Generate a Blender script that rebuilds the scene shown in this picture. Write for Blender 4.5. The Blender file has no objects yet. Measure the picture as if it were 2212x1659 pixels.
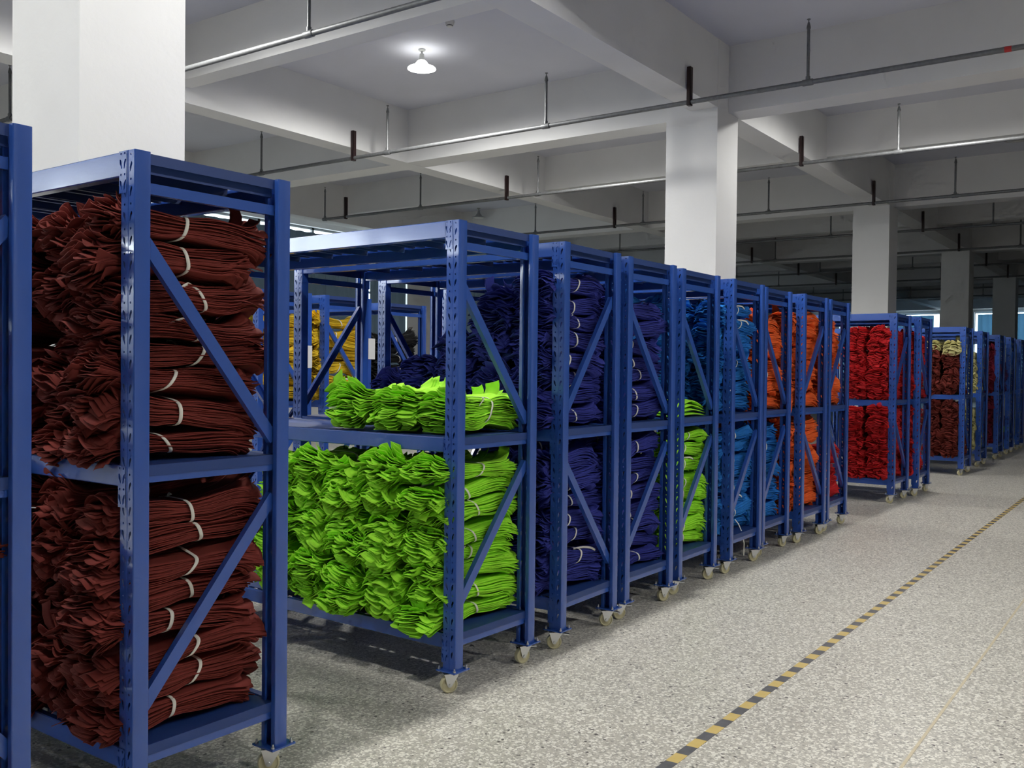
import bpy, bmesh, math, random
import numpy as np
from mathutils import Matrix, Vector
C = bpy.context.scene.collection
PI = math.pi
rnd = random.Random(7)

# ---------------------------------------------------------------- helpers
class MB:
    """collects vertices and faces of one mesh"""
    def __init__(s): s.v = []; s.f = []
    def add(s, v, f):
        n = len(s.v); s.v += [tuple(p) for p in v]; s.f += [tuple(i + n for i in q) for q in f]
    def box(s, lo, hi, M=None):
        (x0, y0, z0), (x1, y1, z1) = lo, hi
        v = [(x0,y0,z0),(x1,y0,z0),(x1,y1,z0),(x0,y1,z0),(x0,y0,z1),(x1,y0,z1),(x1,y1,z1),(x0,y1,z1)]
        if M is not None: v = [tuple(M @ Vector(p)) for p in v]
        s.add(v, [(3,2,1,0),(4,5,6,7),(0,1,5,4),(1,2,6,5),(2,3,7,6),(3,0,4,7)])
    def bar(s, a, b, wu, wv, up=(0,0,1)):
        """rectangular bar from a to b; wu along 'up x dir', wv along up"""
        a, b = Vector(a), Vector(b); d = (b - a).normalized()
        u = d.cross(Vector(up)).normalized(); w = u.cross(d).normalized()
        v = []
        for p in (a, b):
            for i, j in ((-1,-1),(1,-1),(1,1),(-1,1)): v.append(p + u*(wu/2*i) + w*(wv/2*j))
        s.add(v, [(0,1,2,3),(7,6,5,4),(0,4,5,1),(1,5,6,2),(2,6,7,3),(3,7,4,0)])
    def tube(s, pts, r, n=10, cap=True):
        pts = [Vector(p) for p in pts]; rs = r if isinstance(r, (list, tuple)) else [r]*len(pts)
        base = len(s.v); ref = None
        for k, p in enumerate(pts):
            d = (pts[min(k+1, len(pts)-1)] - pts[max(k-1, 0)]).normalized()
            if ref is None or abs(d.dot(ref)) > .98: ref = Vector((0,0,1)) if abs(d.z) < .9 else Vector((1,0,0))
            u = d.cross(ref).normalized(); w = u.cross(d)
            for i in range(n):
                t = 2*PI*i/n; s.v.append(tuple(p + (u*math.cos(t) + w*math.sin(t))*rs[k]))
        for k in range(len(pts)-1):
            for i in range(n):
                a = base+k*n+i; b = base+k*n+(i+1)%n; s.f.append((a, b, b+n, a+n))
        if cap:
            s.f.append(tuple(base+i for i in range(n))[::-1]); e = base+(len(pts)-1)*n; s.f.append(tuple(e+i for i in range(n)))
    def lathe(s, prof, n=24, M=None):
        base = len(s.v)
        for r, z in prof:
            for i in range(n):
                t = 2*PI*i/n; p = Vector((r*math.cos(t), r*math.sin(t), z)); s.v.append(tuple(M @ p if M is not None else p))
        for k in range(len(prof)-1):
            for i in range(n):
                a = base+k*n+i; b = base+k*n+(i+1)%n; s.f.append((a, b, b+n, a+n))
    def mesh(s, name, smooth=False):
        me = bpy.data.meshes.new(name); me.from_pydata(s.v, [], s.f)
        if smooth: me.polygons.foreach_set('use_smooth', [True]*len(me.polygons))
        me.update(); return me

def obj(name, mesh, mat=None, parent=None, loc=(0,0,0), rot=(0,0,0)):
    if isinstance(mesh, MB): mesh = mesh.mesh(name)
    if mat is not None and not mesh.materials: mesh.materials.append(mat)
    o = bpy.data.objects.new(name, mesh); C.objects.link(o); o.parent = parent; o.location = loc; o.rotation_euler = rot
    return o
def autosmooth(me, ang=35):
    me.polygons.foreach_set('use_smooth', [True]*len(me.polygons))
    bm = bmesh.new(); bm.from_mesh(me); bmesh.ops.remove_doubles(bm, verts=bm.verts, dist=1e-5)
    for e in bm.edges:
        if len(e.link_faces) != 2 or e.calc_face_angle(0) > math.radians(ang): e.smooth = False
    bm.to_mesh(me); bm.free(); return me
def thing(name, label, cat, loc=(0,0,0), rz=0, group=None):
    o = bpy.data.objects.new(name, None); C.objects.link(o); o.empty_display_size = .1
    o.location = loc; o.rotation_euler = (0,0,rz); o['label'] = label; o['category'] = cat
    if group: o['group'] = group
    return o
def tag(o, label, cat, group=None):
    o['label'] = label; o['category'] = cat
    if group: o['group'] = group
    return o
def struct(name, mb, mat):
    o = obj(name, mb, mat); o['kind'] = 'structure'; return o

# ---------------------------------------------------------------- materials
def mat(name, col, rough=.5, metal=0, spec=.5, **kw):
    m = bpy.data.materials.new(name); m.use_nodes = True; b = m.node_tree.nodes['Principled BSDF']
    b.inputs['Base Color'].default_value = (*col, 1); b.inputs['Roughness'].default_value = rough
    b.inputs['Metallic'].default_value = metal; b.inputs['Specular IOR Level'].default_value = spec
    for k, v in kw.items(): b.inputs[k].default_value = v
    return m
def noisy(m, scale=8, amt=.12, bump=0, bscale=60, rough_amt=0):
    """slight procedural variation of colour, optional bump"""
    nt = m.node_tree; b = nt.nodes['Principled BSDF']; N = nt.nodes.new; L = nt.links.new
    tc = N('ShaderNodeTexCoord'); no = N('ShaderNodeTexNoise'); no.inputs['Scale'].default_value = scale; no.inputs['Detail'].default_value = 5
    L(tc.outputs['Object'], no.inputs['Vector'])
    hs = N('ShaderNodeHueSaturation'); hs.inputs['Color'].default_value = b.inputs['Base Color'].default_value
    mr = N('ShaderNodeMapRange'); mr.inputs['From Min'].default_value = .3; mr.inputs['From Max'].default_value = .7
    mr.inputs['To Min'].default_value = 1-amt; mr.inputs['To Max'].default_value = 1+amt
    L(no.outputs['Fac'], mr.inputs['Value']); L(mr.outputs['Result'], hs.inputs['Value']); L(hs.outputs['Color'], b.inputs['Base Color'])
    if bump:
        n2 = N('ShaderNodeTexNoise'); n2.inputs['Scale'].default_value = bscale; n2.inputs['Detail'].default_value = 3
        L(tc.outputs['Object'], n2.inputs['Vector']); bp = N('ShaderNodeBump'); bp.inputs['Strength'].default_value = bump; bp.inputs['Distance'].default_value = .01
        L(n2.outputs['Fac'], bp.inputs['Height']); L(bp.outputs['Normal'], b.inputs['Normal'])
    return m
def emis(name, col, s):
    m = mat(name, (.8,.8,.8)); b = m.node_tree.nodes['Principled BSDF']
    b.inputs['Emission Color'].default_value = (*col, 1); b.inputs['Emission Strength'].default_value = s; return m

M_PAINT = noisy(mat('white_plaster', (.74,.74,.74), .75, spec=.2), 1.5, .03, .12, 25)
M_CEIL = noisy(mat('ceiling_plaster', (.60,.61,.68), .8, spec=.2), 1.2, .03, .1, 20)  # blue tint stands in for light bounced off the blue racks
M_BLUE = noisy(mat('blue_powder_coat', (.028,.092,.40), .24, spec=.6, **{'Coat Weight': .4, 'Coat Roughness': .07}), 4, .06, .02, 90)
M_BLUE_SHADED = noisy(mat('shaded_blue_deck_steel', (.016,.050,.21), .5), 4, .06)  # rack blue darkened to stand in for shade under the shelves
M_ZINC = mat('zinc_steel', (.62,.63,.64), .28, 1)
M_WHEEL = mat('cream_nylon', (.62,.57,.36), .4)
M_GALV = noisy(mat('galvanised_pipe', (.17,.175,.18), .5, .5), 30, .15)
M_BROWN = mat('brown_bracket_paint', (.020,.006,.006), .5)
M_REDBAND = mat('red_band', (.45,.02,.02), .5)
M_TIE = mat('white_tie', (.80,.78,.70), .55)
M_PAPER = mat('paper', (.75,.75,.73), .7)
M_SHADE = mat('grey_reflector', (.45,.46,.46), .35, .6)
M_SOCK = mat('lamp_socket_grey', (.40,.41,.40), .5)
M_BULB_ON = emis('lamp_on', (1,1,.93), 17)
M_SHADE_ON = emis('lit_translucent_shade', (1,1,.94), 4.5)
M_BULB_OFF = mat('lamp_off', (.55,.55,.52), .25)
M_DAY = emis('daylight_pane', (.80,.95,1), 2.6)
M_DAYB = emis('bright_daylight_pane', (.85,.95,1), 18.0)
M_FRAME = mat('window_frame', (.35,.37,.38), .4)
M_DET = mat('detector_plastic', (.62,.62,.60), .5)
M_DARK = mat('dark_plastic', (.03,.03,.03), .5)
def curtain_mat(name, col):
    m = mat(name, col, .9, spec=.1); nt = m.node_tree; b = nt.nodes['Principled BSDF']; out = nt.nodes['Material Output']
    tr = nt.nodes.new('ShaderNodeBsdfTranslucent'); tr.inputs['Color'].default_value = (*col, 1)
    mx = nt.nodes.new('ShaderNodeMixShader'); mx.inputs[0].default_value = .25
    nt.links.new(b.outputs[0], mx.inputs[1]); nt.links.new(tr.outputs[0], mx.inputs[2]); nt.links.new(mx.outputs[0], out.inputs[0]); return m
M_CURT = curtain_mat('grey_blue_curtain', (.055,.07,.085))
M_CURT2 = curtain_mat('blue_curtain', (.10,.24,.38))

def floor_mat():
    m = mat('terrazzo', (.5,.5,.5), .38, spec=.35); nt = m.node_tree; b = nt.nodes['Principled BSDF']; N = nt.nodes.new; L = nt.links.new
    tc = N('ShaderNodeTexCoord')
    ns = N('ShaderNodeTexNoise'); ns.inputs['Scale'].default_value = 40; L(tc.outputs['Object'], ns.inputs['Vector'])
    mv = N('ShaderNodeMixRGB'); mv.inputs[0].default_value = .02; L(tc.outputs['Object'], mv.inputs[1]); L(ns.outputs['Color'], mv.inputs[2])
    base = N('ShaderNodeTexNoise'); base.inputs['Scale'].default_value = .5; base.inputs['Detail'].default_value = 4; L(tc.outputs['Object'], base.inputs['Vector'])
    cb = N('ShaderNodeValToRGB'); cb.color_ramp.elements[0].position = .35; cb.color_ramp.elements[1].position = .65
    cb.color_ramp.elements[0].color = (.48,.455,.40,1); cb.color_ramp.elements[1].color = (.56,.535,.475,1); L(base.outputs['Fac'], cb.inputs['Fac'])
    col = cb.outputs['Color']
    for sc, lo, hi, c, seed in ((62, .30, .40, (.34,.325,.29,1), 0), (58, .34, .42, (.80,.775,.70,1), 29), (110, .24, .32, (.36,.345,.31,1), 7), (90, .28, .34, (.78,.755,.68,1), 41), (34, .10, .13, (.10,.09,.085,1), 13)):
        mp = N('ShaderNodeMapping'); mp.inputs['Location'].default_value = (seed, seed*.7, 0); L(mv.outputs['Color'], mp.inputs['Vector'])
        vo = N('ShaderNodeTexVoronoi'); vo.inputs['Scale'].default_value = sc; L(mp.outputs['Vector'], vo.inputs['Vector'])
        # only some cells become chips
        sp = N('ShaderNodeSeparateColor'); L(vo.outputs['Color'], sp.inputs['Color'])
        th = N('ShaderNodeMath'); th.operation = 'GREATER_THAN'; th.inputs[1].default_value = .50 if sc != 34 else .80; L(sp.outputs['Red'], th.inputs[0])
        mr = N('ShaderNodeMapRange'); mr.inputs['From Min'].default_value = hi+.12; mr.inputs['From Max'].default_value = lo+.08; L(vo.outputs['Distance'], mr.inputs['Value'])
        mu = N('ShaderNodeMath'); mu.operation = 'MULTIPLY'; L(mr.outputs['Result'], mu.inputs[0]); L(th.outputs[0], mu.inputs[1])
        mx = N('ShaderNodeMixRGB'); mx.inputs[2].default_value = c; L(mu.outputs[0], mx.inputs[0]); L(col, mx.inputs[1]); col = mx.outputs['Color']
    L(col, b.inputs['Base Color'])
    rr = N('ShaderNodeMapRange'); rr.inputs['To Min'].default_value = .33; rr.inputs['To Max'].default_value = .5; L(base.outputs['Fac'], rr.inputs['Value']); L(rr.outputs['Result'], b.inputs['Roughness'])
    return m
M_FLOOR = floor_mat()
def tape_mat():
    m = mat('hazard_tape', (.5,.4,.1), .45); nt = m.node_tree; b = nt.nodes['Principled BSDF']; N = nt.nodes.new; L = nt.links.new
    tc = N('ShaderNodeTexCoord'); sx = N('ShaderNodeSeparateXYZ'); L(tc.outputs['Object'], sx.inputs[0])
    ad = N('ShaderNodeMath'); ad.operation = 'MULTIPLY_ADD'; ad.inputs[1].default_value = .06; L(sx.outputs['Y'], ad.inputs[0]); L(sx.outputs['X'], ad.inputs[2])
    md = N('ShaderNodeMath'); md.operation = 'FRACT'; dv = N('ShaderNodeMath'); dv.operation = 'DIVIDE'; dv.inputs[1].default_value = .1745
    L(ad.outputs[0], dv.inputs[0]); L(dv.outputs[0], md.inputs[0])
    gt = N('ShaderNodeMath'); gt.operation = 'GREATER_THAN'; gt.inputs[1].default_value = .5; L(md.outputs[0], gt.inputs[0])
    no = N('ShaderNodeTexNoise'); no.inputs['Scale'].default_value = 25; no.inputs['Detail'].default_value = 6; L(tc.outputs['Object'], no.inputs['Vector'])
    y = N('ShaderNodeMixRGB'); y.inputs[1].default_value = (.58,.40,.09,1); y.inputs[2].default_value = (.66,.52,.22,1); L(no.outputs['Fac'], y.inputs[0])
    k = N('ShaderNodeMixRGB'); k.inputs[1].default_value = (.06,.06,.065,1); k.inputs[2].default_value = (.16,.16,.17,1); L(no.outputs['Fac'], k.inputs[0])
    mx = N('ShaderNodeMixRGB'); L(gt.outputs[0], mx.inputs[0]); L(y.outputs[0], mx.inputs[1]); L(k.outputs[0], mx.inputs[2]); L(mx.outputs[0], b.inputs['Base Color']); return m
M_TAPE = tape_mat()
M_LINE = noisy(mat('worn_yellow_line', (.60,.52,.36), .5), 20, .1)
FAB = {}
for nm, c in dict(maroon=(.19,.034,.027), lime=(.40,.88,.05), navy=(.038,.048,.29), blue=(.025,.205,.62), orange=(.90,.16,.038), red=(.62,.026,.032),
                  yellow=(.84,.58,.035), cream=(.66,.62,.30), black=(.022,.022,.022), crimson=(.18,.014,.035), purple=(.09,.035,.14)).items():
    FAB[nm] = noisy(mat(nm+'_cloth', c, .8, spec=.18), 14, .12)

# ---------------------------------------------------------------- building
ZS, ZC = 4.615, 5.43           # beam soffit, slab
CX, CS, CY, CWX, CWY = 2.696, 8.06, 4.668, .629, .677
XE, YW, XB, YR = 52.0, 16.2, -20.0, -10.5
fl = MB(); fl.box((XB,YR,-.2), (XE+.3,YW+.3,0)); struct('floor', fl, M_FLOOR)
ce = MB(); ce.box((XB,YR,ZC), (XE+.3,YW+.3,ZC+.25)); struct('ceiling', ce, M_CEIL)
# columns: one row beside the racks, one on the far side of the aisle, one against the back bay
for yy in (CY, -5.6):
    for n in range(-2, 7):
        x = CX+CS*n; c = MB(); c.box((x,yy,0), (x+CWX,yy+CWY,ZC)); struct('column', c, M_PAINT)
# long beams in the aisle direction
for yy, w in ((CY+.003,.352), (9.93,.34), (15.3,.4), (-5.6,.352)):
    b = MB(); b.box((XB,yy,ZS), (XE,yy+w,ZC)); struct('ceiling_beam', b, M_PAINT)
# cross beams: one at each column and one midway
for n in range(-2, 7):
    x = CX+CS*n
    for a, e, dz in ((x+.326, x+.74, 0), (x+4.20, x+4.46, .185)):
        if e < XE: b = MB(); b.box((a,YR,ZS+.002+dz), (e,YW,ZC)); struct('ceiling_beam', b, M_PAINT)

# ---- walls with window openings
def wall_y(name, y, th, wins, x0, x1):
    w = MB(); cur = x0
    for a, b, zb, zt in wins:
        w.box((cur,y,0), (a,y+th,ZC)); w.box((a,y,0), (b,y+th,zb)); w.box((a,y,zt), (b,y+th,ZC)); cur = b
    w.box((cur,y,0), (x1,y+th,ZC)); return struct(name, w, M_PAINT)
def wall_x(name, x, th, wins, y0, y1):
    w = MB(); cur = y0
    for a, b, zb, zt in wins:
        w.box((x,cur,0), (x+th,a,ZC)); w.box((x,a,0), (x+th,b,zb)); w.box((x,a,zt), (x+th,b,ZC)); cur = b
    w.box((x,cur,0), (x+th,y1,ZC)); return struct(name, w, M_PAINT)
WL = [(-19.0,-9.4,1.0,4.60), (-9.0,-5.2,1.0,4.60), (2.0,9.6,1.0,4.60), (10.4,18.12,1.0,4.60), (19.2,26.2,1.0,4.60), (27.4,34.2,1.0,4.6)]
WE = [(1.6,8.76,1.0,4.48), (10.37,15.4,1.0,4.48)]
wall_y('wall_left', YW, .3, WL, XB, XE+.3)
wall_x('wall_end', XE, .3, WE, YR, YW)
w = MB(); w.box((XB,YR-.3,0), (XE+.3,YR,ZC)); struct('wall_right', w, M_PAINT)
w = MB(); w.box((XB-.3,YR-.3,0), (XB,YW+.3,ZC)); struct('wall_back', w, M_PAINT)
wn = 0
def window(axis, pos, a, b, zb, zt, pm=None):
    global wn; wn += 1
    t = bpy.data.objects.new('window_%d' % wn, None); C.objects.link(t); t['kind'] = 'structure'
    P = (lambda u, d, z: (u, pos+d, z)) if axis == 'y' else (lambda u, d, z: (pos+d, u, z))
    f = MB(); g = MB(); n = max(2, round((b-a)/1.7))
    def bx(mb, u0, d0, z0, u1, d1, z1):
        p, q = P(u0,d0,z0), P(u1,d1,z1); mb.box(tuple(map(min, p, q)), tuple(map(max, p, q)))
    for i in range(n+1):
        u = a+(b-a)*i/n; bx(f, max(a,u-.03), .12, zb, min(b,u+.03), .18, zt)
    for z in (zb, zt-.05, zb+(zt-zb)*.62): bx(f, a, .12, z, b, .18, z+.05)
    bx(g, a, .19, zb, b, .20, zt)
    obj('window_frame', f, M_FRAME, t); obj('window_pane', g, pm or M_DAY, t)
    return t
for k, q in enumerate(WL): window('y', YW, *q, M_DAYB if k < 2 else M_DAY)
for q in WE: window('x', XE, *q)
def curtain(axis, pos, a, b, zb, zt, m, label, amp=.035):
    mb = MB(); n = int((b-a)/.045); rows = 6
    for r in range(rows+1):
        z = zb+(zt-zb)*r/rows
        for i in range(n+1):
            u = a+(b-a)*i/n; d = -.12+amp*math.sin(u*19+.6*math.sin(u*3.1))+amp*.5*math.sin(u*43+r*.1)*(1-.5*r/rows)
            mb.v.append((u, pos+d, z) if axis == 'y' else (pos+d, u, z))
    for r in range(rows):
        for i in range(n):
            k = r*(n+1)+i; mb.f.append((k, k+1, k+n+2, k+n+1))
    me = mb.mesh('window_curtain', True)
    return tag(obj('window_curtain', me, m), label, 'curtain', 'drawn window curtains')
curtain('y', YW, -18.9, -9.5, .7, 3.95, M_CURT, 'grey-blue three-quarter curtain on the wide window behind the viewer')
curtain('y', YW, -8.9, -5.3, .7, 3.4, M_CURT, 'grey-blue three-quarter curtain on the small window behind the viewer')
curtain('y', YW, 10.6, 16.2, .7, 4.44, M_CURT, 'dark grey-blue curtain drawn across far window seen through the green rack')
curtain('y', YW, 16.66, 17.96, .7, 4.48, M_CURT, 'narrow grey-blue curtain panel between two bright slits of far window')
curtain('y', YW, 2.1, 9.5, .7, 4.5, M_CURT, 'grey-blue curtain on back window behind the near white column')
curtain('y', YW, 19.3, 26.1, .7, 4.5, M_CURT, 'grey-blue curtain on the back window past the gap in the wall')
curtain('y', YW, 27.5, 34.1, .7, 4.5, M_CURT, 'grey-blue curtain on the last back window before the end wall')
curtain('x', XE, 10.62, 15.3, .7, 4.36, M_CURT2, 'bright blue curtain on end wall window above the second red rack')
curtain('x', XE, 1.7, 8.58, .7, 4.36, M_CURT2, 'bright blue curtain on end wall window above the far maroon rack')

# ---------------------------------------------------------------- floor marks
t = MB(); t.box((-2,-.024,0), (40,.024,.0008))
tag(obj('hazard_tape', t, M_TAPE, None, (.05,1.531,.0005), (0,0,math.radians(-.02))), 'worn yellow and black striped tape line running along the grey floor', 'floor tape')
t = MB(); t.box((-2,-.006,0), (40,.006,.0006))
tag(obj('floor_line', t, M_LINE, None, (0,.832,.0005)), 'faint thin yellowish line on the floor beside the striped tape', 'floor line')

# ---------------------------------------------------------------- rack prototype
W, L, H, ZB = .605, 2.0, 2.10, .105
def perforated(mb, P, y0, y1, z0, z1, pitch=.075, th=.0022, n=10):
    """sheet in the (y,z) plane with two mirrored columns of keyholes and small round holes; P(y,z,d) maps to space, d = depth inwards"""
    ncell = int((z1-z0)/pitch); zm = z0+(z1-z0-ncell*pitch)
    def quad(a, b, c, d):
        for dep, rev in ((0, False), (th, True)):
            v = [P(*p, dep) for p in (a, b, c, d)]; mb.add(v if not rev else v[::-1], [(0,1,2,3)])
    if zm > z0+1e-6: quad((y0,z0),(y1,z0),(y1,zm),(y0,zm))
    yc = (y0+y1)/2
    def cell(a0, a1, c0, c1, hole):
        cy, cz = (a0+a1)/2, (c0+c1)/2
        hl = [(cy+p[0], cz+p[1]) for p in hole]; ou = []
        for (hy, hz) in hl:
            dy, dz = hy-cy, hz-cz; s = min((a1-a0)/2/abs(dy) if abs(dy) > 1e-9 else 1e9, (c1-c0)/2/abs(dz) if abs(dz) > 1e-9 else 1e9)
            ou.append((cy+dy*s, cz+dz*s))
        # add the four corners by snapping the nearest ray
        for cn in ((a0,c0),(a1,c0),(a1,c1),(a0,c1)):
            k = min(range(len(ou)), key=lambda i: abs(math.atan2((ou[i][0]-cy)*(cn[1]-cz)-(ou[i][1]-cz)*(cn[0]-cy), (ou[i][0]-cy)*(cn[0]-cy)+(ou[i][1]-cz)*(cn[1]-cz))))
            ou[k] = cn
        m = len(hl)
        v = [P(*p, 0) for p in ou]+[P(*p, 0) for p in hl]+[P(*p, th) for p in hl]+[P(*p, th) for p in ou]
        f = []
        for i in range(m):
            j = (i+1) % m; f += [(i, j, m+j, m+i), (m+i, m+j, 2*m+j, 2*m+i), (2*m+i, 2*m+j, 3*m+j, 3*m+i)]
        mb.add(v, f)
    for k in range(ncell):
        c0 = zm+k*pitch
        for sgn, (a0, a1) in ((1, (y0, yc)), (-1, (yc, y1))):
            key = []
            for i in range(12):
                t = 2*PI*i/12+.05; up = math.sin(t) > 0; r = .0062 if up else .0035
                z = math.sin(t)*.0155; key.append((sgn*(-.0045*math.sin(t))+math.cos(t)*r, z))
            cell(a0, a1, c0, c0+.048, key)
            rd = [(.0038*math.cos(2*PI*i/8+.05), .0038*math.sin(2*PI*i/8+.05)) for i in range(8)]
            cell(a0, a1, c0+.048, c0+pitch, rd)
PX, PY = .055, .076
def post_mesh():
    """post at the -X front corner: web faces -X, smooth side faces -Y; origin at the outer corner on the floor"""
    mb = MB(); r = .005; th = .0022
    perforated(mb, lambda y, z, d: (d, y, z), r, PY-r, ZB, H)
    def prof(side):
        p = [(0, r)]+[(r-r*math.cos(a), r-r*math.sin(a)) for a in (PI/6, PI/3)]+[(r, 0)]
        p += [(PX-r, 0)]+[(PX-r+r*math.sin(a), r-r*math.cos(a)) for a in (PI/6, PI/3)]+[(PX, r), (PX, .021), (PX-.010, .021)]
        return [(x, y if side > 0 else PY-y) for x, y in p]
    for side in (1, -1):
        p = prof(side); n = len(p); v = []
        for k, (x, y) in enumerate(p):
            a = Vector((*p[max(k-1,0)], 0)); b = Vector((*p[min(k+1,n-1)], 0)); d = (b-a).normalized(); nn = Vector((-d.y, d.x, 0))*(th*side)
            for z in (ZB, H): v.append((x, y, z))
            for z in (ZB, H): v.append((x+nn.x, y+nn.y, z))
        f = []
        for k in range(n-1):
            a, b = 4*k, 4*k+4
            f += [(a, b, b+1, a+1), (a+3, b+3, b+2, a+2), (a+1, b+1, b+3, a+3), (a+2, b+2, b, a)]
        e = 4*(n-1); f += [(0,1,3,2), (e+2,e+3,e+1,e)]
        mb.add(v, f)
    # raised rib down the middle of the web
    mb.box((-.0012, PY/2-.004, ZB), (.001, PY/2+.004, H))
    return autosmooth(mb.mesh('upright_post'), 25)
def mirror(me, mx, my, name):
    m2 = me.copy(); m2.name = name; bm = bmesh.new(); bm.from_mesh(m2)
    for v in bm.verts:
        if mx: v.co.x = -v.co.x
        if my: v.co.y = -v.co.y
    if mx != my: bmesh.ops.reverse_faces(bm, faces=bm.faces)
    bm.to_mesh(m2); bm.free(); return m2
ME_P = {(0,0): post_mesh()}
ME_P[(0,0)].materials.append(M_BLUE)
for k in ((1,0),(0,1),(1,1)): ME_P[k] = mirror(ME_P[(0,0)], k[0], k[1], 'upright_post')
def beam_mesh(h, side):
    """long beam on the -X side (side 1) with slightly stepped top; runs along Y between posts, top at z=0"""
    mb = MB(); x0, x1 = .002, .042
    p = [(x0+.003,-h),(x1-.003,-h),(x1,-h+.003),(x1,-.020),(x1-.014,-.020),(x1-.014,-.0025),(x0+.003,0),(x0,-.003),(x0,-h+.003)]
    n = len(p); v = [(x, y, z) for y in (PY-.004, L-PY+.004) for x, z in p]
    mb.add(v, [(i, (i+1) % n, n+(i+1) % n, n+i) for i in range(n)]+[tuple(range(n))[::-1], tuple(range(n, 2*n))])
    me = mb.mesh('long_beam')
    if side < 0: me = mirror(me, True, False, 'long_beam')
    me = autosmooth(me, 40)
    return me
def bracket_mesh(side, end):
    mb = MB(); th = .003
    perforated(mb, lambda y, z, d: (-th+d, y, z), PY*.52, PY+.004, -.128, .0, .064, th, 10)
    mb.box((-th, PY+.001, -.128), (.040, PY+.004, 0))
    me = mb.mesh('beam_bracket')
    if end: # other end of the beam
        for v in me.vertices: v.co.y = L-v.co.y
        me.flip_normals()
    if side < 0: me = mirror(me, True, False, 'beam_bracket')
    return me
ME_B = {}
for s in (1, -1):
    for h in (.075, .066):
        ME_B[(s, h)] = beam_mesh(h, s); ME_B[(s, h)].materials.append(M_BLUE)
    for e in (0, 1):
        ME_B[('k', s, e)] = bracket_mesh(s, e); ME_B[('k', s, e)].materials.append(M_BLUE)
def deck_mesh():
    mb = MB(); n = 7; y0, y1 = .02, L-.02; x = W/2-.044
    for i in range(n):
        a, b = y0+(y1-y0)*i/n+.001, y0+(y1-y0)*(i+1)/n-.001
        aa, bb = max(a, .003), b
        mb.box((-x,aa,-.004), (x,bb,-.001))
        mb.box((-x,aa,-.034), (x,aa+.002,-.004)); mb.box((-x,bb-.002,-.034), (x,bb,-.004))
        for q in (.25,.5,.75):
            c = aa+(bb-aa)*q; mb.box((-x,c-.010,-.016), (x,c+.010,-.004))
    for y in (.050, L-.053): mb.box((-W/2+.043,y,-.058), (W/2-.043,y+.003,-.001))
    me = mb.mesh('shelf_panel'); me.materials.append(M_BLUE_SHADED); return me
ME_DECK = deck_mesh()
def strut_mesh():
    mb = MB(); a = W/2-PX+.012
    mb.box((-a,.026,-.034), (a,.028,0)); mb.box((-a,.028,-.002), (a,.048,0)); mb.box((-a,.028,-.034), (a,.048,-.032))
    for s in (-1, 1):
        M = Matrix.Translation((s*(a-.004),.0255,-.017)) @ Matrix.Rotation(PI/2, 4, 'X'); mb.lathe([(0,.006),(.005,.0055),(.006,.002),(.006,0)], 8, M)
    me = mb.mesh('cross_strut'); me.materials.append(M_BLUE); return me
ME_STRUT = strut_mesh()
def brace_mesh(z0, z1, sgn):
    """diagonal between posts; sgn=1 rises to the left"""
    mb = MB(); a = W/2-PX+.010
    p, q = Vector((-a*sgn, 0, z1)), Vector((a*sgn, 0, z0)); d = (q-p).normalized(); nrm = Vector((d.z, 0, -d.x)); w = .021
    def pt(base, k, y): v = base+nrm*k; return (v.x, y, v.z)
    def slab(k0, k1, y0, y1):
        v = [pt(b, k, y) for b in (p, q) for k, y in ((k0,y0),(k1,y0),(k1,y1),(k0,y1))]
        mb.add(v, [(0,1,2,3),(7,6,5,4),(0,4,5,1),(1,5,6,2),(2,6,7,3),(3,7,4,0)])
    slab(-w, w, .0265, .0288); slab(-w, -w+.0022, .0288, .050); slab(w-.0022, w, .0288, .050)
    me = mb.mesh('diagonal_brace'); bm = bmesh.new(); bm.from_mesh(me); bmesh.ops.recalc_face_normals(bm, faces=bm.faces); bm.to_mesh(me); bm.free()
    me.materials.append(M_BLUE); return me
ME_BR = {('u',s): brace_mesh(1.19,1.84,s) for s in (1,-1)}; ME_BR.update({('l',s): brace_mesh(.37,.99,s) for s in (1,-1)})
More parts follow.
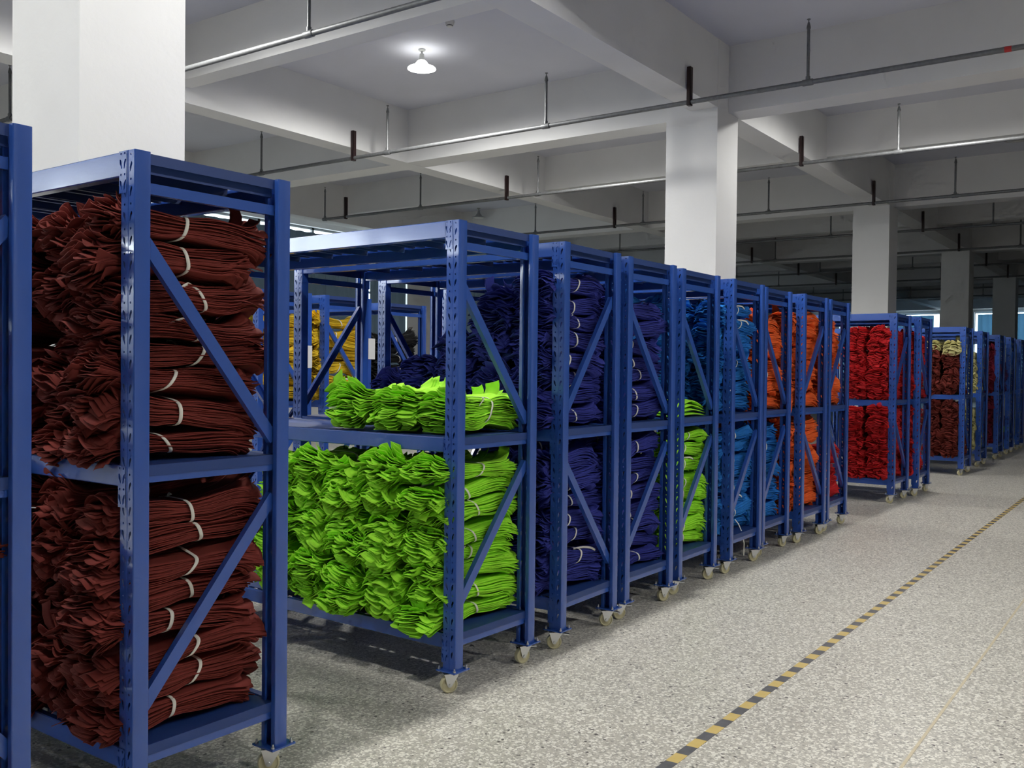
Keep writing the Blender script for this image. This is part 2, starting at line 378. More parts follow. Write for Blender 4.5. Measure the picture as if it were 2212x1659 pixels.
def caster_parts():
    pl = MB(); pl.box((-.052,-.055,.099), (.052,.055,.105))
    npl = len(pl.f); bo = pl
    for i in (-1, 1):
        for j in (-1, 1):
            bo.lathe([(0,.121),(.0035,.121),(.0035,.112),(.007,.112),(.007,.105)], 8, Matrix.Translation((.041*i,.044*j,0)))
            bo.lathe([(.007,.099),(.007,.094),(0,.094)], 8, Matrix.Translation((.041*i,.044*j,0)))
    fk = MB(); fk.lathe([(0,.099),(.030,.099),(.032,.093),(.028,.088),(0,.088)], 18); fk.box((-.045,-.021,.083), (.022,.021,.088))
    for s in (-1, 1):
        y0, y1 = sorted((s*.018, s*.0205)); v = []
        pr = [(.020,.088),(.020,.078),(-.008,.034),(-.014,.028),(-.024,.028),(-.030,.036),(-.044,.088)]; n = len(pr)
        fk.add([(x,y,z) for y in (y0,y1) for x,z in pr], [tuple(range(n)), tuple(range(n,2*n))[::-1]]+[(i,n+i,n+(i+1)%n,(i+1)%n) for i in range(n)])
        fk.lathe([(0,.0235),(.006,.0235),(.007,.0205)], 8, Matrix.Translation((-.018,0,.0385)) @ Matrix.Rotation(-s*PI/2, 4, 'X'))
    lv = MB(); lv.add([(.015,-.014,.083),(.062,-.011,.075),(.064,.011,.075),(.015,.014,.083),(.015,-.014,.079),(.062,-.011,.071),(.064,.011,.071),(.015,.014,.079)], [(0,1,2,3),(7,6,5,4),(0,4,5,1),(1,5,6,2),(2,6,7,3),(3,7,4,0)])
    wh = MB(); M = Matrix.Translation((-.018,0,.0385)) @ Matrix.Rotation(PI/2, 4, 'X')
    wh.lathe([(.006,.012),(.014,.013),(.020,.010),(.030,.010),(.033,.014),(.036,.0135),(.0385,.010),(.0385,-.010),(.036,-.0135),(.033,-.014),(.030,-.010),(.020,-.010),(.014,-.013),(.006,-.012)], 28, M)
    r = []
    for nm, mb, m in (('caster',fk,M_ZINC),('caster_plate',pl,M_BLUE),('brake_lever',lv,M_ZINC),('wheel',wh,M_WHEEL)):
        me = autosmooth(mb.mesh(nm), 35); me.materials.append(m); r.append(me)
        if nm == 'caster_plate':
            me.materials.append(M_ZINC)
            for p in me.polygons:
                if abs(p.center.z-.102) > .0035: p.material_index = 1
    return r
ME_CAST = caster_parts()

def make_rack(x, y, rot, kind, label, group, detail=True):
    """x: outer left front corner; kind 'A' = upper brace falls to the right, 'B' = rises to the right"""
    t = thing('storage_rack', label, 'rack', (x+W/2, y, 0), rot, group)
    for mx in (0, 1):
        for my in (0, 1):
            o = obj('upright_post', ME_P[(mx,my)], None, t, (W/2 if mx else -W/2, L if my else 0, 0))
    for z, h in ((H,.075), (1.137,.066), (.262,.066)):
        for s in (1, -1):
            b = obj('long_beam', ME_B[(s,h)], None, t, (-s*W/2, 0, z))
            for e in (0, 1): obj('beam_bracket', ME_B[('k',s,e)], None, b)
        obj('shelf_panel', ME_DECK, None, t, (0,0,z))
    sg = 1 if kind == 'A' else -1
    for far in (0, 1):
        M = (0,0,0) if not far else None
        for z in (2.01, 1.115, .235):
            o = obj('cross_strut', ME_STRUT, None, t, (0, 0, z)) if not far else obj('cross_strut', ME_STRUT, None, t, (0, L, z), (0,0,PI))
        for w_, s_ in (('u', sg), ('l', -sg)):
            if not far: obj('diagonal_brace', ME_BR[(w_, s_)], None, t)
            else: obj('diagonal_brace', ME_BR[(w_, -s_)], None, t, (0,L,0), (0,0,PI))
    for mx in (0, 1):
        for my in (0, 1):
            px, py = (-1 if mx == 0 else 1)*(W/2-.0275), (.038 if my == 0 else L-.038)
            ang = math.radians(rnd.uniform(-55, -18))
            c = obj('caster', ME_CAST[0], None, t, (px,py,0), (0,0,ang))
            obj('caster_plate', ME_CAST[1], None, c, rot=(0,0,-ang))
            obj('wheel', ME_CAST[3], None, c)
            if rnd.random() < .75: obj('brake_lever', ME_CAST[2], None, c)
    return t

# ---------------------------------------------------------------- cloth bundle
def bundle_arrays(seed, N=24, full=.094, pinch=.068, lx=.645, wy=.108, th=.46, flat=False, open_=1.0, NP=3):
    """layers of cloth tied in the middle: layers run along X, are squeezed at the tie and flare out at both ends into tongues"""
    g = np.random.default_rng(seed)
    s0 = g.uniform(-.12, .14)
    s = np.concatenate([np.linspace(-1, -.56, 6), np.linspace(-.44, .44, 7), np.linspace(.56, 1, 6)])
    sf = .53; el = (1-sf)*lx/2; sg = np.sign(s)
    q = np.exp(-((s-s0)**2)/.05)
    Hs = full-(full-pinch)*q
    bend = g.uniform(-.018,.018)*np.sin(s*2.1+g.uniform(0,6))+g.uniform(-.008,.008)*np.sin(s*4.6+g.uniform(0,6))
    kink = g.uniform(.25,.55); bend = bend+g.uniform(-.05,.05)*np.clip(s-kink, 0, 1)+g.uniform(-.05,.05)*np.clip(-s-kink, 0, 1)
    tau = np.clip((np.abs(s)-sf)/(1-sf), 0, 1); T = tau[:,None]
    V = []; F = []; nb = 0
    grp = np.cumsum(g.normal(0,.6,N)); grp = (grp-np.linspace(grp[0],grp[-1],N)); grp = grp/(np.abs(grp).max()+.01)
    v = np.linspace(-1, 1, 6)
    cut = np.linspace(-1, 1, NP+1); jit = np.zeros(NP+1)
    at, aw, al = np.zeros((2,NP)), np.zeros((2,NP)), np.zeros((2,NP))
    ac = g.normal(0,1,(2,NP))
    for i in range(N):
        h = ((i+.5)/N-.5)*2
        w = wy*(1-.13*h*h)*(1+g.normal(0,.03)+.04*grp[i])*(1-.18*q)*(1+.03*np.sin(s*3+g.uniform(0,6)))
        off = g.normal(0,.004)
        zc = Hs/2*h+bend*(1+.15*h)+g.normal(0,.0010)+.0018*np.sin(s*7+g.uniform(0,6))
        jit = .85*jit+g.normal(0,.07,NP+1); jit[0] = jit[-1] = 0; c = cut+jit; base_t = g.normal(0,.05,2); base_l = g.normal(0,.06,2)
        at = .75*at+g.normal(0,.085,at.shape); aw = .8*aw+g.normal(0,.11,at.shape); al = .6*al+g.normal(0,.05,at.shape); ac = .85*ac+g.normal(0,.5,at.shape)
        for j in range(NP):
            ym, yh = (c[j]+c[j+1])/2, (c[j+1]-c[j])/2
            X = np.clip(np.abs(s), 0, sf)*lx/2; Z = zc.copy(); tw = np.zeros(len(s)); lat = np.zeros(len(s)); cup = np.zeros(len(s))
            for e in (0, 1):
                m = (sg > 0) if e else (sg < 0)
                t_ = th*open_*h*abs(h)**.12*(1-.12*ym*ym)+base_t[e]+at[e,j]-.07
                if g.random() < .035: t_ += g.normal(0,.7)
                t_ = t_ if abs(t_) > 1e-3 else 1e-3
                l_ = el*(1+base_l[e]+al[e,j])
                X = np.where(m, X+l_*np.sin(t_*tau)/t_, X); Z = np.where(m, Z+l_*(1-np.cos(t_*tau))/t_, Z)
                tw = np.where(m, aw[e,j]-.3*ym*h, tw); lat = np.where(m, ym*.016+g.normal(0,.003), lat); cup = np.where(m, .0045*ac[e,j], cup)
            hw = (yh*w)[:,None]*(1.04-.08*T**2)
            yy = (ym*w+lat*tau**1.3)[:,None]+v[None,:]*hw+off
            zz = Z[:,None]+open_*T**1.4*(tw[:,None]*v[None,:]*hw+cup[:,None]*(1-2*v[None,:]**2))+.0016*np.sin(26*yy+i)-(.005+.012*T)*(np.abs(yy/wy)**3)*np.sign(h+.25)
            xx = sg[:,None]*(X[:,None]-T**1.4*(.050*h*h+.042*np.abs(ym)**2+.006*np.abs(v)[None,:]**4*(1+0*zz)))
            if flat: zz = np.maximum(zz, -full/2-.006+.0012*i)
            else: zz = np.where(np.abs(xx) < .235, np.maximum(zz, -full/2-.008+.0012*i), zz)
            t = .0014*np.ones_like(zz)*(1+.4*q[:,None])*(1-.15*T)
            top = np.stack([xx, yy, zz+t], -1).reshape(-1,3); bot = np.stack([xx, yy, zz-t], -1).reshape(-1,3)
            n = len(top); V += [top, bot]
            idx = np.arange(n).reshape(len(s), 6)+nb; nb += 2*n
            a_, b_, c_, d_ = idx[:-1,:-1].ravel(), idx[1:,:-1].ravel(), idx[1:,1:].ravel(), idx[:-1,1:].ravel()
            F.append(np.stack([a_,b_,c_,d_],1)); F.append(np.stack([d_,c_,b_,a_],1)+n)
            e0, e1 = idx[:-1,0], idx[1:,0]; F.append(np.stack([e0, e0+n, e1+n, e1],1))
            e0, e1 = idx[:-1,-1], idx[1:,-1]; F.append(np.stack([e1, e1+n, e0+n, e0],1))
            e0, e1 = idx[0,:-1], idx[0,1:]; F.append(np.stack([e0, e1, e1+n, e0+n],1))
            e0, e1 = idx[-1,:-1], idx[-1,1:]; F.append(np.stack([e0+n, e1+n, e1, e0],1))
    V = np.concatenate(V); F = np.concatenate(F)
    k = int(np.argmin(np.abs(s-s0)))
    V[:,2] += full/2+.010
    info = dict(x=s0*lx/2, w=wy*.80*1.05, h=pinch/2+.004, z=full/2+.010+bend[k], tail=g.random(), slant=g.uniform(-.3,.3))
    return V, F, info
def fast_mesh(name, V, F):
    me = bpy.data.meshes.new(name); me.vertices.add(len(V)); me.vertices.foreach_set('co', V.astype(np.float32).ravel())
    me.loops.add(len(F)*4); me.loops.foreach_set('vertex_index', F.astype(np.int32).ravel())
    me.polygons.add(len(F)); me.polygons.foreach_set('loop_start', np.arange(0, len(F)*4, 4, dtype=np.int32))
    me.polygons.foreach_set('use_smooth', [True]*len(F)); me.update(calc_edges=True); return me
def strap_mesh(info, tail):
    mb = MB(); n = 30; wd = .0068; w, h = info['w']+.010, info['h']+.004; pts = []
    for i in range(n+1):
        t = 2*PI*i/n+PI*.5; c, s_ = math.cos(t), math.sin(t)
        pts.append((abs(c)**.40*math.copysign(1,c)*w, abs(s_)**.8*math.copysign(1,s_)*h))
    v = []
    for (yy, zz) in pts:
        sl = info['slant']*zz*2.2+.004*math.sin(yy*40)
        for a, b in ((-1,0),(1,0),(1,1),(-1,1)):
            k = 1+.012*b; v.append((info['x']+sl+a*wd, yy*k, info['z']+zz*k))
    f = []
    for i in range(n):
        for j in range(4):
            a = 4*i+j; b = 4*i+(j+1) % 4; f.append((a, b, b+4, a+4))
    mb.add(v, f)
    if tail: # loose end of the tie lying over the front
        sx = 1 if info['tail'] > .5 else -1; L_ = .07+.10*info['tail']
        vv = []; m = 8; y0 = -info['w']*.55
        for i in range(m+1):
            u = i/m; x = info['x']+sx*L_*u; yy = y0-(info['w']*.55)*min(1, u*1.6); z = info['z']+info['h']*(.95-.5*u*u)+.012*math.sin(u*3)
            for a, b in ((-1,0),(1,0),(1,1),(-1,1)): vv.append((x+a*wd*.3, yy-.002*b, z+a*wd*.8))
        ff = [(4*i+j, 4*i+(j+1) % 4, 4*i+4+(j+1) % 4, 4*i+4+j) for i in range(m) for j in range(4)]+[(0,1,2,3),(4*m+3,4*m+2,4*m+1,4*m)]
        mb.add(vv, ff)
    me = mb.mesh('tie_strap', True); me.materials.append(M_TIE); return me
VAR = 8; PROTO = {}; STRAP = []; BASE = []
for k in range(VAR):
    V, F, info = bundle_arrays(100+k)
    BASE.append(fast_mesh('fabric_bundle', V, F)); STRAP.append(strap_mesh(info, k % 3 == 0))
for sd, kw in ((55, dict(full=.17, pinch=.125, th=.5)), (57, dict(full=.17, pinch=.11, th=.75))):
    V, F, info = bundle_arrays(sd, N=28, wy=.128, lx=.56, flat=True, open_=.75, **kw)
    BASE.append(fast_mesh('fabric_bundle', V, F)); STRAP.append(strap_mesh(info, sd == 55))
def cloth(color, k):
    if (color, k) not in PROTO:
        me = BASE[k].copy(); me.name = 'fabric_bundle'; me.materials.append(FAB[color]); PROTO[(color, k)] = me
    return PROTO[(color, k)]
ORD = ['bottom', 'second', 'third', 'fourth', 'fifth', 'sixth', 'seventh', 'eighth', 'ninth']
STK = ['front', 'second', 'third', 'fourth', 'fifth', 'sixth', 'seventh']
CNAME = dict(maroon='maroon', lime='lime green', navy='navy blue', blue='sky blue', orange='orange', red='red', yellow='yellow', cream='pale yellow', black='black', crimson='dark crimson', purple='dark purple')
def bundle(t, color, k, lx, ly, z, sc=(1,1,1), rz=0, label='', group='', ry=0, rx=0):
    """place a bundle in the local frame of rack t (kept a top-level object of its own)"""
    M = Matrix.Translation(t.location) @ Matrix.Rotation(t.rotation_euler.z, 4, 'Z')
    p = M @ Vector((lx, ly, z))
    o = obj('fabric_bundle', cloth(color, k), None, None, p, (rx, ry, t.rotation_euler.z+rz)); o.scale = sc
    tag(o, label, 'fabric bundle', group)
    obj('tie_strap', STRAP[k], None, o)
    return o
ZSH = {'lower': .263, 'upper': 1.138}
def stack(t, rn, color, col, shelf, n, pitch=.103, skip=(), colors=None, dx=0, xr=.03):
    """n bundles on each other in column col (0 = at the aisle)"""
    dx += rnd.uniform(-.02,.03) if col else .01
    out = []; z = ZSH[shelf]; hs = [pitch*rnd.uniform(.82,1.2) for _ in range(n)]; f_ = pitch*n/sum(hs)
    for i in range(n):
        c = colors[i] if colors else color
        p_ = hs[i]*f_; k = rnd.randrange(VAR); sz = p_/.104
        ly = .190+col*.252+rnd.uniform(-.012,.012)+(rnd.uniform(-.012,.012) if col == 0 else 0)
        lx = -.055+dx+rnd.uniform(-xr,xr); rz = rnd.uniform(-.07,.07)+(PI if rnd.random() < .5 else 0)
        lab = f"{CNAME[c]} fabric bundle {ORD[i]+' from bottom' if i else 'at bottom'}, {STK[col]} stack, {shelf} shelf of {rn}"
        o = bundle(t, c, k, lx, ly, z+.003+(.02 if (color == 'lime' and i == 0 and rn == 'lime rack' and col) else 0), (rnd.uniform(.94,1.05), rnd.uniform(.93,1.02), sz), rz, lab, f"{CNAME[c]} bundles in the {rn}", rnd.uniform(-.09,.09) if 0 < i < n-1 else -.025 if i == n-1 else (-.075 if (color == 'lime' and i == 0 and rn == 'lime rack' and col) else rnd.uniform(-.012,.012)), rnd.uniform(-.16,.16) if 0 < i < n-1 else 0)
        z += p_; out.append(o)
    return out
A_, B_ = 'A', 'B'
GR = 'blue wheeled racks along the aisle'
RACKS = {}
def R(i, x, y, rotd, kind, label, g=GR): RACKS[i] = make_rack(x, y, math.radians(rotd), kind, label, g); return RACKS[i]
R(0, .766, 2.606, 0, B_, 'blue steel rack cut off by left edge, maroon bundles behind its right post')
R(1, 1.680, 2.599, -.65, A_, 'blue steel rack fully stacked with maroon bundles at the left')
R(2, 3.2637, 2.608, -1.34, A_, 'blue steel rack with lime green bundles below and a nearly empty upper shelf')
R(3, 4.1069, 2.604, .84, B_, 'blue steel rack of navy bundles right after the lime green rack')
R(4, 4.8313, 2.619, -.98, A_, 'second blue steel rack of navy bundles along the row')
R(5, 5.5805, 2.643, .07, A_, 'blue steel rack with lime bundles below and a folded lime cloth above')
R(6, 6.3871, 2.629, 0, A_, 'blue steel rack stacked with sky blue bundles on both shelves')
R(7, 7.1177, 2.668, 0, A_, 'blue steel rack with orange bundles above and sky blue below')
R(8, 7.9017, 2.618, -1.5, B_, 'blue steel rack with orange bundles on both shelves')
R(9, 8.6223, 2.629, 0, B_, 'blue steel rack with orange above and red below, before the floor gap')
R(10, 10.9598, 2.612, -1.63, B_, 'blue steel rack of red bundles with open side, after the floor gap')
R(11, 11.7864, 2.548, 0, A_, 'blue steel rack of red bundles with one red bundle poking out on top')
R(12, 14.5903, 2.561, 0, B_, 'far blue steel rack of maroon bundles with pale yellow cloth on top')
R(13, 16.15, 2.60, 0, A_, 'far blue steel rack with pale yellow bundles')
R(14, 17.80, 2.60, 0, A_, 'far blue steel rack with dark crimson bundles')
R(15, 19.02, 2.60, 0, B_, 'far blue steel rack with a few purple and green bundles')
R(16, 20.30, 2.60, 0, A_, 'last visible blue steel rack at the right edge of the photo')
G2 = 'blue racks of the second row'
R(20, 5.305, 6.42, 0, A_, 'blue steel rack of yellow bundles in the second row, at its left', G2)
R(21, 6.078, 6.43, 0, A_, 'blue steel rack of yellow bundles in second row, seen through the lime rack', G2)
R(22, 7.11, 6.62, 0, A_, 'blue steel rack of black bundles in the second row', G2)

stack(RACKS[0], 'left-edge rack', 'maroon', 0, 'lower', 8); stack(RACKS[0], 'left-edge rack', 'maroon', 0, 'upper', 7, .108)
for c in (0, 1):
    stack(RACKS[1], 'all-maroon near rack', 'maroon', c, 'lower', 8 if c == 0 else 6, .094 if c == 0 else .128, dx=.05*c, xr=.045)
    stack(RACKS[1], 'all-maroon near rack', 'maroon', c, 'upper', 8 if c == 0 else 7, .100 if c == 0 else .108, dx=.05*c, xr=.045)
for c, sh, n in ((2,'upper',6), (2,'lower',6), (3,'upper',6), (3,'lower',6)): stack(RACKS[1], 'all-maroon near rack', 'maroon', c, sh, n, .130, dx=.02)
stack(RACKS[2], 'lime rack', 'lime', 0, 'lower', 8, .093)
for c in range(1, 5): stack(RACKS[2], 'lime rack', 'lime', c, 'lower', 6, .120+.004*(c % 2), dx=-.015)
t = RACKS[2]
bundle(t, 'lime', 8, .03, .21, 1.142, (.95,.95,.92), PI*.02, 'loose lime green bundle at aisle end of upper shelf of lime rack', 'loose lime bundles')
bundle(t, 'lime', 9, -.01, .50, 1.142, (.98,.92,1.08), PI*1.06, 'lime green bundle second from aisle on nearly empty upper shelf', 'loose lime bundles')
bundle(t, 'lime', 9, -.03, .78, 1.142, (.95,.88,1.08), .06, 'lime green bundle farthest from aisle on nearly empty upper shelf', 'loose lime bundles')
t = RACKS[3]
stack(t, 'first navy rack', 'navy', 1, 'lower', 5, .155); stack(t, 'first navy rack', 'navy', 0, 'lower', 7, .108); stack(t, 'first navy rack', 'navy', 0, 'upper', 8, .100)
for c, n in ((1,6),(2,4),(3,3),(4,2)): stack(t, 'first navy rack', 'navy', c, 'upper', n, .12)
for sh in ('lower', 'upper'): stack(RACKS[4], 'second navy rack', 'navy', 1, sh, 5, .16)
stack(RACKS[4], 'second navy rack', 'navy', 0, 'lower', 8, .094); stack(RACKS[4], 'second navy rack', 'navy', 0, 'upper', 7, .1)
stack(RACKS[5], 'folded-cloth rack', 'lime', 0, 'lower', 8, .096)
for c, n in ((1,5),(2,5),(3,4)): stack(RACKS[5], 'folded-cloth rack', 'blue', c, 'upper', n, .155)
for sh in ('lower', 'upper'): stack(RACKS[6], 'sky blue rack', 'blue', 1, sh, 5, .155, dx=-.03)
for sh in ('lower', 'upper'): stack(RACKS[7], 'orange-over-blue rack', 'orange', 1, sh, 5, .155)
for sh in ('lower', 'upper'): stack(RACKS[8], 'all-orange rack', 'orange' if sh == 'upper' else 'red', 1, sh, 5, .155, dx=-.02)
for sh in ('lower', 'upper'): stack(RACKS[9], 'orange-over-red rack', 'red', 1, sh, 5, .155)
o6 = stack(RACKS[6], 'sky blue rack', 'blue', 0, 'lower', 8, .094)[0]
mb = MB(); pt = [Vector((.04,-.125,.10)), Vector((.05,-.150,.06)), Vector((.065,-.175,-.02)), Vector((.072,-.190,-.12)), Vector((.070,-.190,-.20)), Vector((.074,-.188,-.235))]; vv = []
for p in pt:
    for a_, b_ in ((-1,0),(1,0),(1,1),(-1,1)): vv.append((p.x+a_*.007, p.y-b_*.0015, p.z))
mb.add(vv, [(4*i+j, 4*i+(j+1) % 4, 4*i+4+(j+1) % 4, 4*i+4+j) for i in range(len(pt)-1) for j in range(4)]+[(0,1,2,3),(23,22,21,20)])
ot = obj('loose_tie', mb, M_TIE, o6); ot['label'] = 'long white tie end hanging down to the floor'
ot.rotation_euler = (-o6.rotation_euler.x, -o6.rotation_euler.y, -o6.rotation_euler.z)
stack(RACKS[6], 'sky blue rack', 'blue', 0, 'upper', 8, .100)
stack(RACKS[7], 'orange-over-blue rack', 'blue', 0, 'lower', 7, .105); stack(RACKS[7], 'orange-over-blue rack', 'orange', 0, 'upper', 7, .105)
stack(RACKS[8], 'all-orange rack', 'orange', 0, 'lower', 8, .094); stack(RACKS[8], 'all-orange rack', 'orange', 0, 'upper', 8, .100)
stack(RACKS[9], 'orange-over-red rack', 'red', 0, 'lower', 5, .1); stack(RACKS[9], 'orange-over-red rack', 'orange', 0, 'upper', 7, .108)
for c in (0, 1):
    for sh in ('lower', 'upper'): stack(RACKS[10], 'open-sided red rack', 'red', c, sh, 7, .112)
stack(RACKS[11], 'second red rack', 'red', 0, 'lower', 7, .11); stack(RACKS[11], 'second red rack', 'red', 0, 'upper', 6, .105)
bundle(RACKS[11], 'red', 3, .20, .20, 1.775, (.95,1,1.25), .05, 'red fabric bundle poking out sideways at top of second red rack', 'red bundles in the second red rack', .05)
for c in (0, 1):
    for sh in ('lower', 'upper'): stack(RACKS[12], 'far maroon rack', 'maroon', c, sh, 5, .15, colors=['maroon']*4+['cream' if sh == 'upper' else 'maroon'])
for sh in ('lower', 'upper'): stack(RACKS[13], 'pale yellow rack', 'cream', 0, sh, 4, .155)
for sh in ('lower', 'upper'): stack(RACKS[14], 'crimson rack', 'crimson', 0, sh, 5, .155)
stack(RACKS[15], 'purple rack', 'purple', 0, 'lower', 3, .12, colors=['purple','lime','purple']); stack(RACKS[15], 'purple rack', 'purple', 0, 'upper', 4, .12)
stack(RACKS[20], 'left yellow rack', 'yellow', 0, 'upper', 7, .108); 
stack(RACKS[21], 'right yellow rack', 'yellow', 0, 'upper', 7, .108)
stack(RACKS[22], 'black bundle rack', 'black', 0, 'upper', 6, .108)

# folded lime cloth on the upper shelf of rack 5
mb = MB(); n = 14
for j in range(4):
    for sgn in (1,): pass
V = []; F = []
for j, (zz, xx) in enumerate(((0,.26),(.018,.25),(.036,.235),(.055,.22))):
    b = len(mb.v)
    for i in range(n+1):
        u = i/n*2-1
        for yy, e in ((-.13,0),(-.06,.012),(.06,.014),(.13,0)):
            hgt = .055*max(0, 1-abs(u)**1.5)
            mb.v.append((u*xx, yy*(1-.15*abs(u)), zz+e+hgt*(.3+.2*j)+.006))
    for i in range(n):
        for k in range(3):
            a = b+i*4+k; mb.f.append((a, a+4, a+5, a+1))
me = mb.mesh('folded_cloth', True)
p = RACKS[5].location
o = tag(obj('folded_cloth', me, FAB['lime'], None, (p.x+.02, p.y+.20, 1.134)), 'lime green folded cloth lying alone on the upper shelf of the folded-cloth rack', 'cloth')
sm = o.modifiers.new('thick', 'SOLIDIFY'); sm.thickness = .006

# white paper cards on the second-row posts
for (x, z, y, lab) in ((5.781,1.531,6.415,'white paper card on post of the left yellow rack'), (6.60,1.62,6.425,'white paper card on post of the right yellow rack')):
    c = MB(); c.box((-.045,-.003,-.10), (.045,0,.10)); tag(obj('paper_card', c, M_PAPER, None, (x+.08,y,z)), lab, 'card', 'paper cards on rack posts')

# ---------------------------------------------------------------- ceiling services
def pipe_line(x, z, y0, y1, risers, hangers, label, band=None, end=False):
    t = thing('sprinkler_pipe', label, 'sprinkler pipe', (x, 0, z), 0, 'sprinkler pipes under the ceiling')
    p = MB(); p.tube([(0,y0,0),(0,y1,0)], .026, 14); me = autosmooth(p.mesh('pipe_run'), 40); obj('pipe_run', me, M_GALV, t)
    for y in risers:
        b = MB(); b.tube([(0,y-.055,0),(0,y-.045,0),(0,y+.045,0),(0,y+.055,0)], [.032,.034,.034,.032], 14); b.tube([(0,y,0),(0,y,.062)], .024, 12)
        f = obj('tee_fitting', autosmooth(b.mesh('tee_fitting'), 40), M_GALV, t)
        r = MB(); top = 5.10-z+.02
        r.tube([(0,y,.05),(0,y,top-.10)], .0165, 10); rr = obj('riser', autosmooth(r.mesh('riser'), 40), M_GALV, t)
        h = MB(); h.tube([(0,y,top-.10),(0,y,top-.085),(0,y,top-.04),(0,y,top-.035)], [.022,.022,.012,.010], 10); h.tube([(0,y,top-.035),(0,y,top-.006)], .006, 8); h.lathe([(0,top),(.019,top),(.019,top-.006),(0,top-.006)], 12, Matrix.Translation((0,y,0)))
        obj('sprinkler_head', autosmooth(h.mesh('sprinkler_head'), 40), M_GALV, rr)
    for y, dx in hangers:
        h = MB(); hz = 4.855-z
        h.box((-.032,y-.022,-.036), (.032,y-.017,hz)); h.box((-.032,y-.022,-.036), (-.027,y+.022,hz)); h.box((-.032,y-.022,-.040), (.032,y+.022,-.034))
        obj('pipe_hanger', h, M_BROWN, t)
    if band is not None:
        b = MB(); b.tube([(0,band-.03,0),(0,band+.03,0)], .0275, 14); obj('red_band', autosmooth(b.mesh('red_band'), 40), M_REDBAND, t)
    return t
q = .957
PZ = 1.45+(4.598-1.45)*q
sy = [v*q for v in (-7.1,-2.3,.1,3.44,6.86,9.65,12.45)]
hg = [(4.63,0),(9.90,0),(-5.66,0)]
names = ['thick sprinkler pipe highest in view, crossing behind the near white column',
 'sprinkler pipe with red band passing in front of the second white column',
 'sprinkler pipe brightly lit along its right stretch behind the second column',
 'sprinkler pipe passing in front of the third white column',
 'dim sprinkler pipe first behind the third white column', 'dim sprinkler pipe in front of the fourth white column',
 'dark sprinkler pipe first behind the fourth white column', 'dark sprinkler pipe near the fifth white column',
 'dark sprinkler pipe farther than the fifth white column', 'farthest dark sprinkler pipe near the end wall']
px = [6.248, 10.330, 14.292, 18.354]; px += [18.354+4.03*i for i in range(1, 7)]
for i, lab in enumerate(names):
    pipe_line(px[i]*q, PZ, -9.0, 14.55, sy+([14.5] if i == 2 else []), hg+([(13.9,0)] if i == 2 else []), lab, 1.485*q if i == 1 else None)
pipe_line(2.25*q, PZ, -9.0, 14.55, [v*q for v in (2.4,3.44,6.86,9.65)], [(4.63,0)], 'sprinkler pipe at far left edge behind the near column')

def ceiling_lamp(x, y, on, label, power=0):
    t = thing('ceiling_lamp', label, 'lamp', (x,y,ZC), 0, 'lit ceiling lamps' if on else 'unlit ceiling lamps')
    c = MB(); c.lathe([(0,0),(.045,0),(.045,-.012),(.03,-.022),(.012,-.026),(.012,-.06)], 20); obj('mount', autosmooth(c.mesh('mount')), M_SOCK, t)
    s = MB(); s.lathe([(0,-.055),(.028,-.058),(.032,-.10),(.038,-.125),(.042,-.135),(.0,-.135)], 20); obj('socket', autosmooth(s.mesh('socket')), M_SOCK, t)
    r = MB(); r.lathe([(.034,-.135),(.060,-.150),(.085,-.185),(.10,-.205),(.165,-.225),(.178,-.238),(.178,-.245),(.165,-.234),(.098,-.212),(.08,-.192),(.055,-.157),(.03,-.142)], 32)
    obj('lamp_shade', autosmooth(r.mesh('lamp_shade'), 60), M_SHADE_ON if on else M_SHADE, t)
    g = MB(); g.lathe([(.155,-.238),(.13,-.252),(.08,-.262),(0,-.266)], 32); obj('diffuser', autosmooth(g.mesh('diffuser'), 60), M_BULB_ON if on else M_BULB_OFF, t)
    if on:
        l = bpy.data.lights.new('lamp_light', 'SPOT'); l.energy = power; l.color = (1,.985,.94); l.shadow_soft_size = .09; l.spot_size = math.radians(180); l.spot_blend = .5
        o = bpy.data.objects.new('lamp_light', l); C.objects.link(o); o.parent = t; o.location = (0,0,-.37)
    return t
PW = 325
ceiling_lamp(9.07, 7.90, True, 'glowing ceiling lamp in the bay between the first two white columns', PW)
for x, y, lab in ((12.6,7.90,'ceiling lamp hidden behind the cross beam left of the second column'), (12.6,2.75,'ceiling lamp hidden behind the cross beam above the aisle'),
                  (5.04,2.75,'ceiling lamp above the navy racks'), (1.0,2.75,'ceiling lamp above the left-edge rack'),
                  (1.0,7.9,'ceiling lamp above the second row behind the near column'), (5.04,7.9,'ceiling lamp in the bay left of the glowing one'),
                  (-3.0,2.75,'ceiling lamp behind the viewer beside the aisle'), (-3.0,7.9,'ceiling lamp behind the viewer over the second row'),
                  (9.07,-2.6,'added fill lamp over the far side of the aisle, ahead of the viewer'), (5.04,-2.6,'added fill lamp over the far side of the aisle, beside the viewer'), (1.0,-2.6,'added fill lamp over the far side of the aisle, behind the viewer')):  # this far-side row is added, unseen fill for the aisle-facing rack fronts
    ceiling_lamp(x, y, True, lab, PW*(.65 if x > 12 else .55 if y < 0 else .55 if x < 2 else 1.0 if y < 4 else 1))
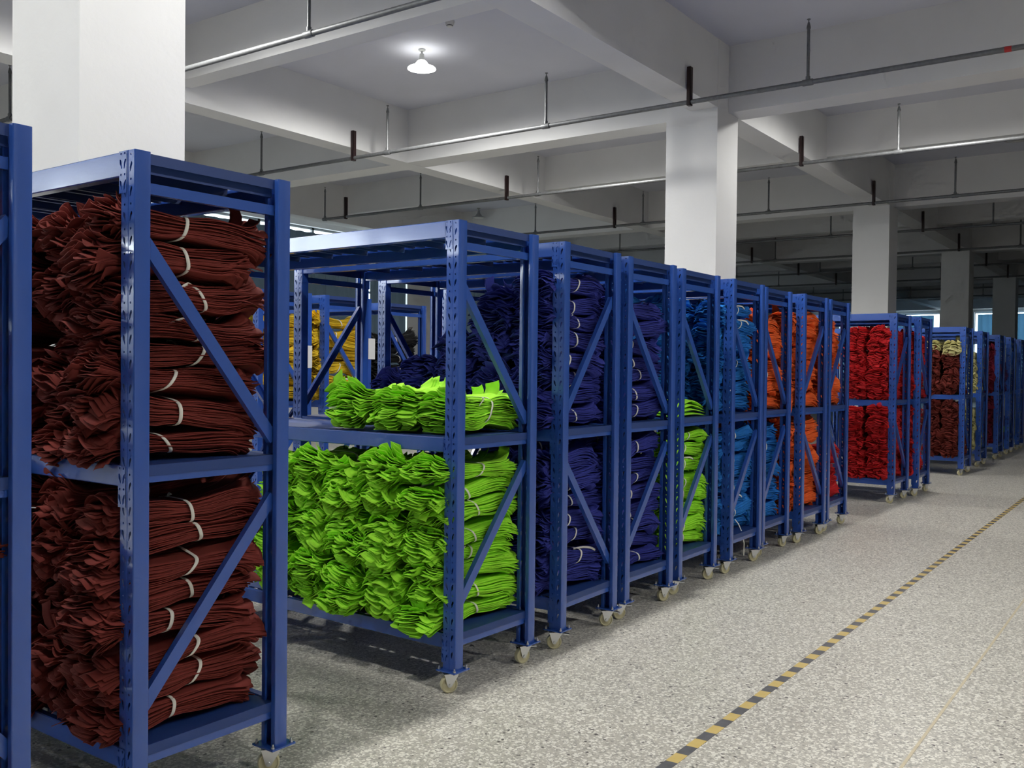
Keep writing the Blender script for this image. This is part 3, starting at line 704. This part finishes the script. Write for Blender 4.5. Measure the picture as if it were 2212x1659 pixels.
ceiling_lamp(18.85, 14.5, False, 'unlit grey ceiling lamp above the lime rack, deep in the hall')
ceiling_lamp(17.1, 2.32, False, 'unlit grey ceiling lamp at right edge above the pipes')
d = thing('smoke_detector', 'small white round smoke detector on the ceiling above the glowing lamp', 'smoke detector', (8.50,6.985,ZC))
b = MB(); b.lathe([(0,0),(.052,0),(.055,-.012),(.048,-.045),(.040,-.055)], 28); obj('housing', autosmooth(b.mesh('housing')), M_DET, d)
b = MB(); b.lathe([(.040,-.055),(.034,-.056),(.034,-.062)], 28); obj('vent_ring', autosmooth(b.mesh('vent_ring')), M_DARK, d)
b = MB(); b.lathe([(.036,-.062),(.030,-.070),(0,-.074)], 28); obj('cap', autosmooth(b.mesh('cap')), M_DET, d)

# ---------------------------------------------------------------- camera, world, view
cam = bpy.data.cameras.new('camera'); co = bpy.data.objects.new('camera', cam); C.objects.link(co)
FPX = 2051.65; cam.sensor_width = 36; cam.lens = 36*FPX/2212; cam.clip_start = .05; cam.clip_end = 200
rt, up, fw = Vector((.58019,-.81441,.01076)), Vector((.00741,.01848,.9998)), Vector((.81445,.57999,-.01676))
Mx = Matrix((( rt.x, up.x, -fw.x, 0), (rt.y, up.y, -fw.y, 0), (rt.z, up.z, -fw.z, 1.4498), (0,0,0,1)))
co.matrix_world = Mx
sc = bpy.context.scene; sc.camera = co
w = bpy.data.worlds.new('world'); sc.world = w; w.use_nodes = True
w.node_tree.nodes['Background'].inputs[0].default_value = (.7,.85,1,1); w.node_tree.nodes['Background'].inputs[1].default_value = .3
sc.view_settings.view_transform = 'Standard'; sc.view_settings.look = 'None'; sc.view_settings.gamma = 1; sc.view_settings.use_curve_mapping = False
sc.view_settings.exposure = 0.24
sc.cycles.max_bounces = 5; sc.cycles.diffuse_bounces = 3; sc.cycles.glossy_bounces = 2; sc.cycles.transmission_bounces = 2; sc.cycles.use_adaptive_sampling = True; sc.cycles.adaptive_threshold = .08; sc.cycles.adaptive_min_samples = 12; sc.cycles.use_denoising = True
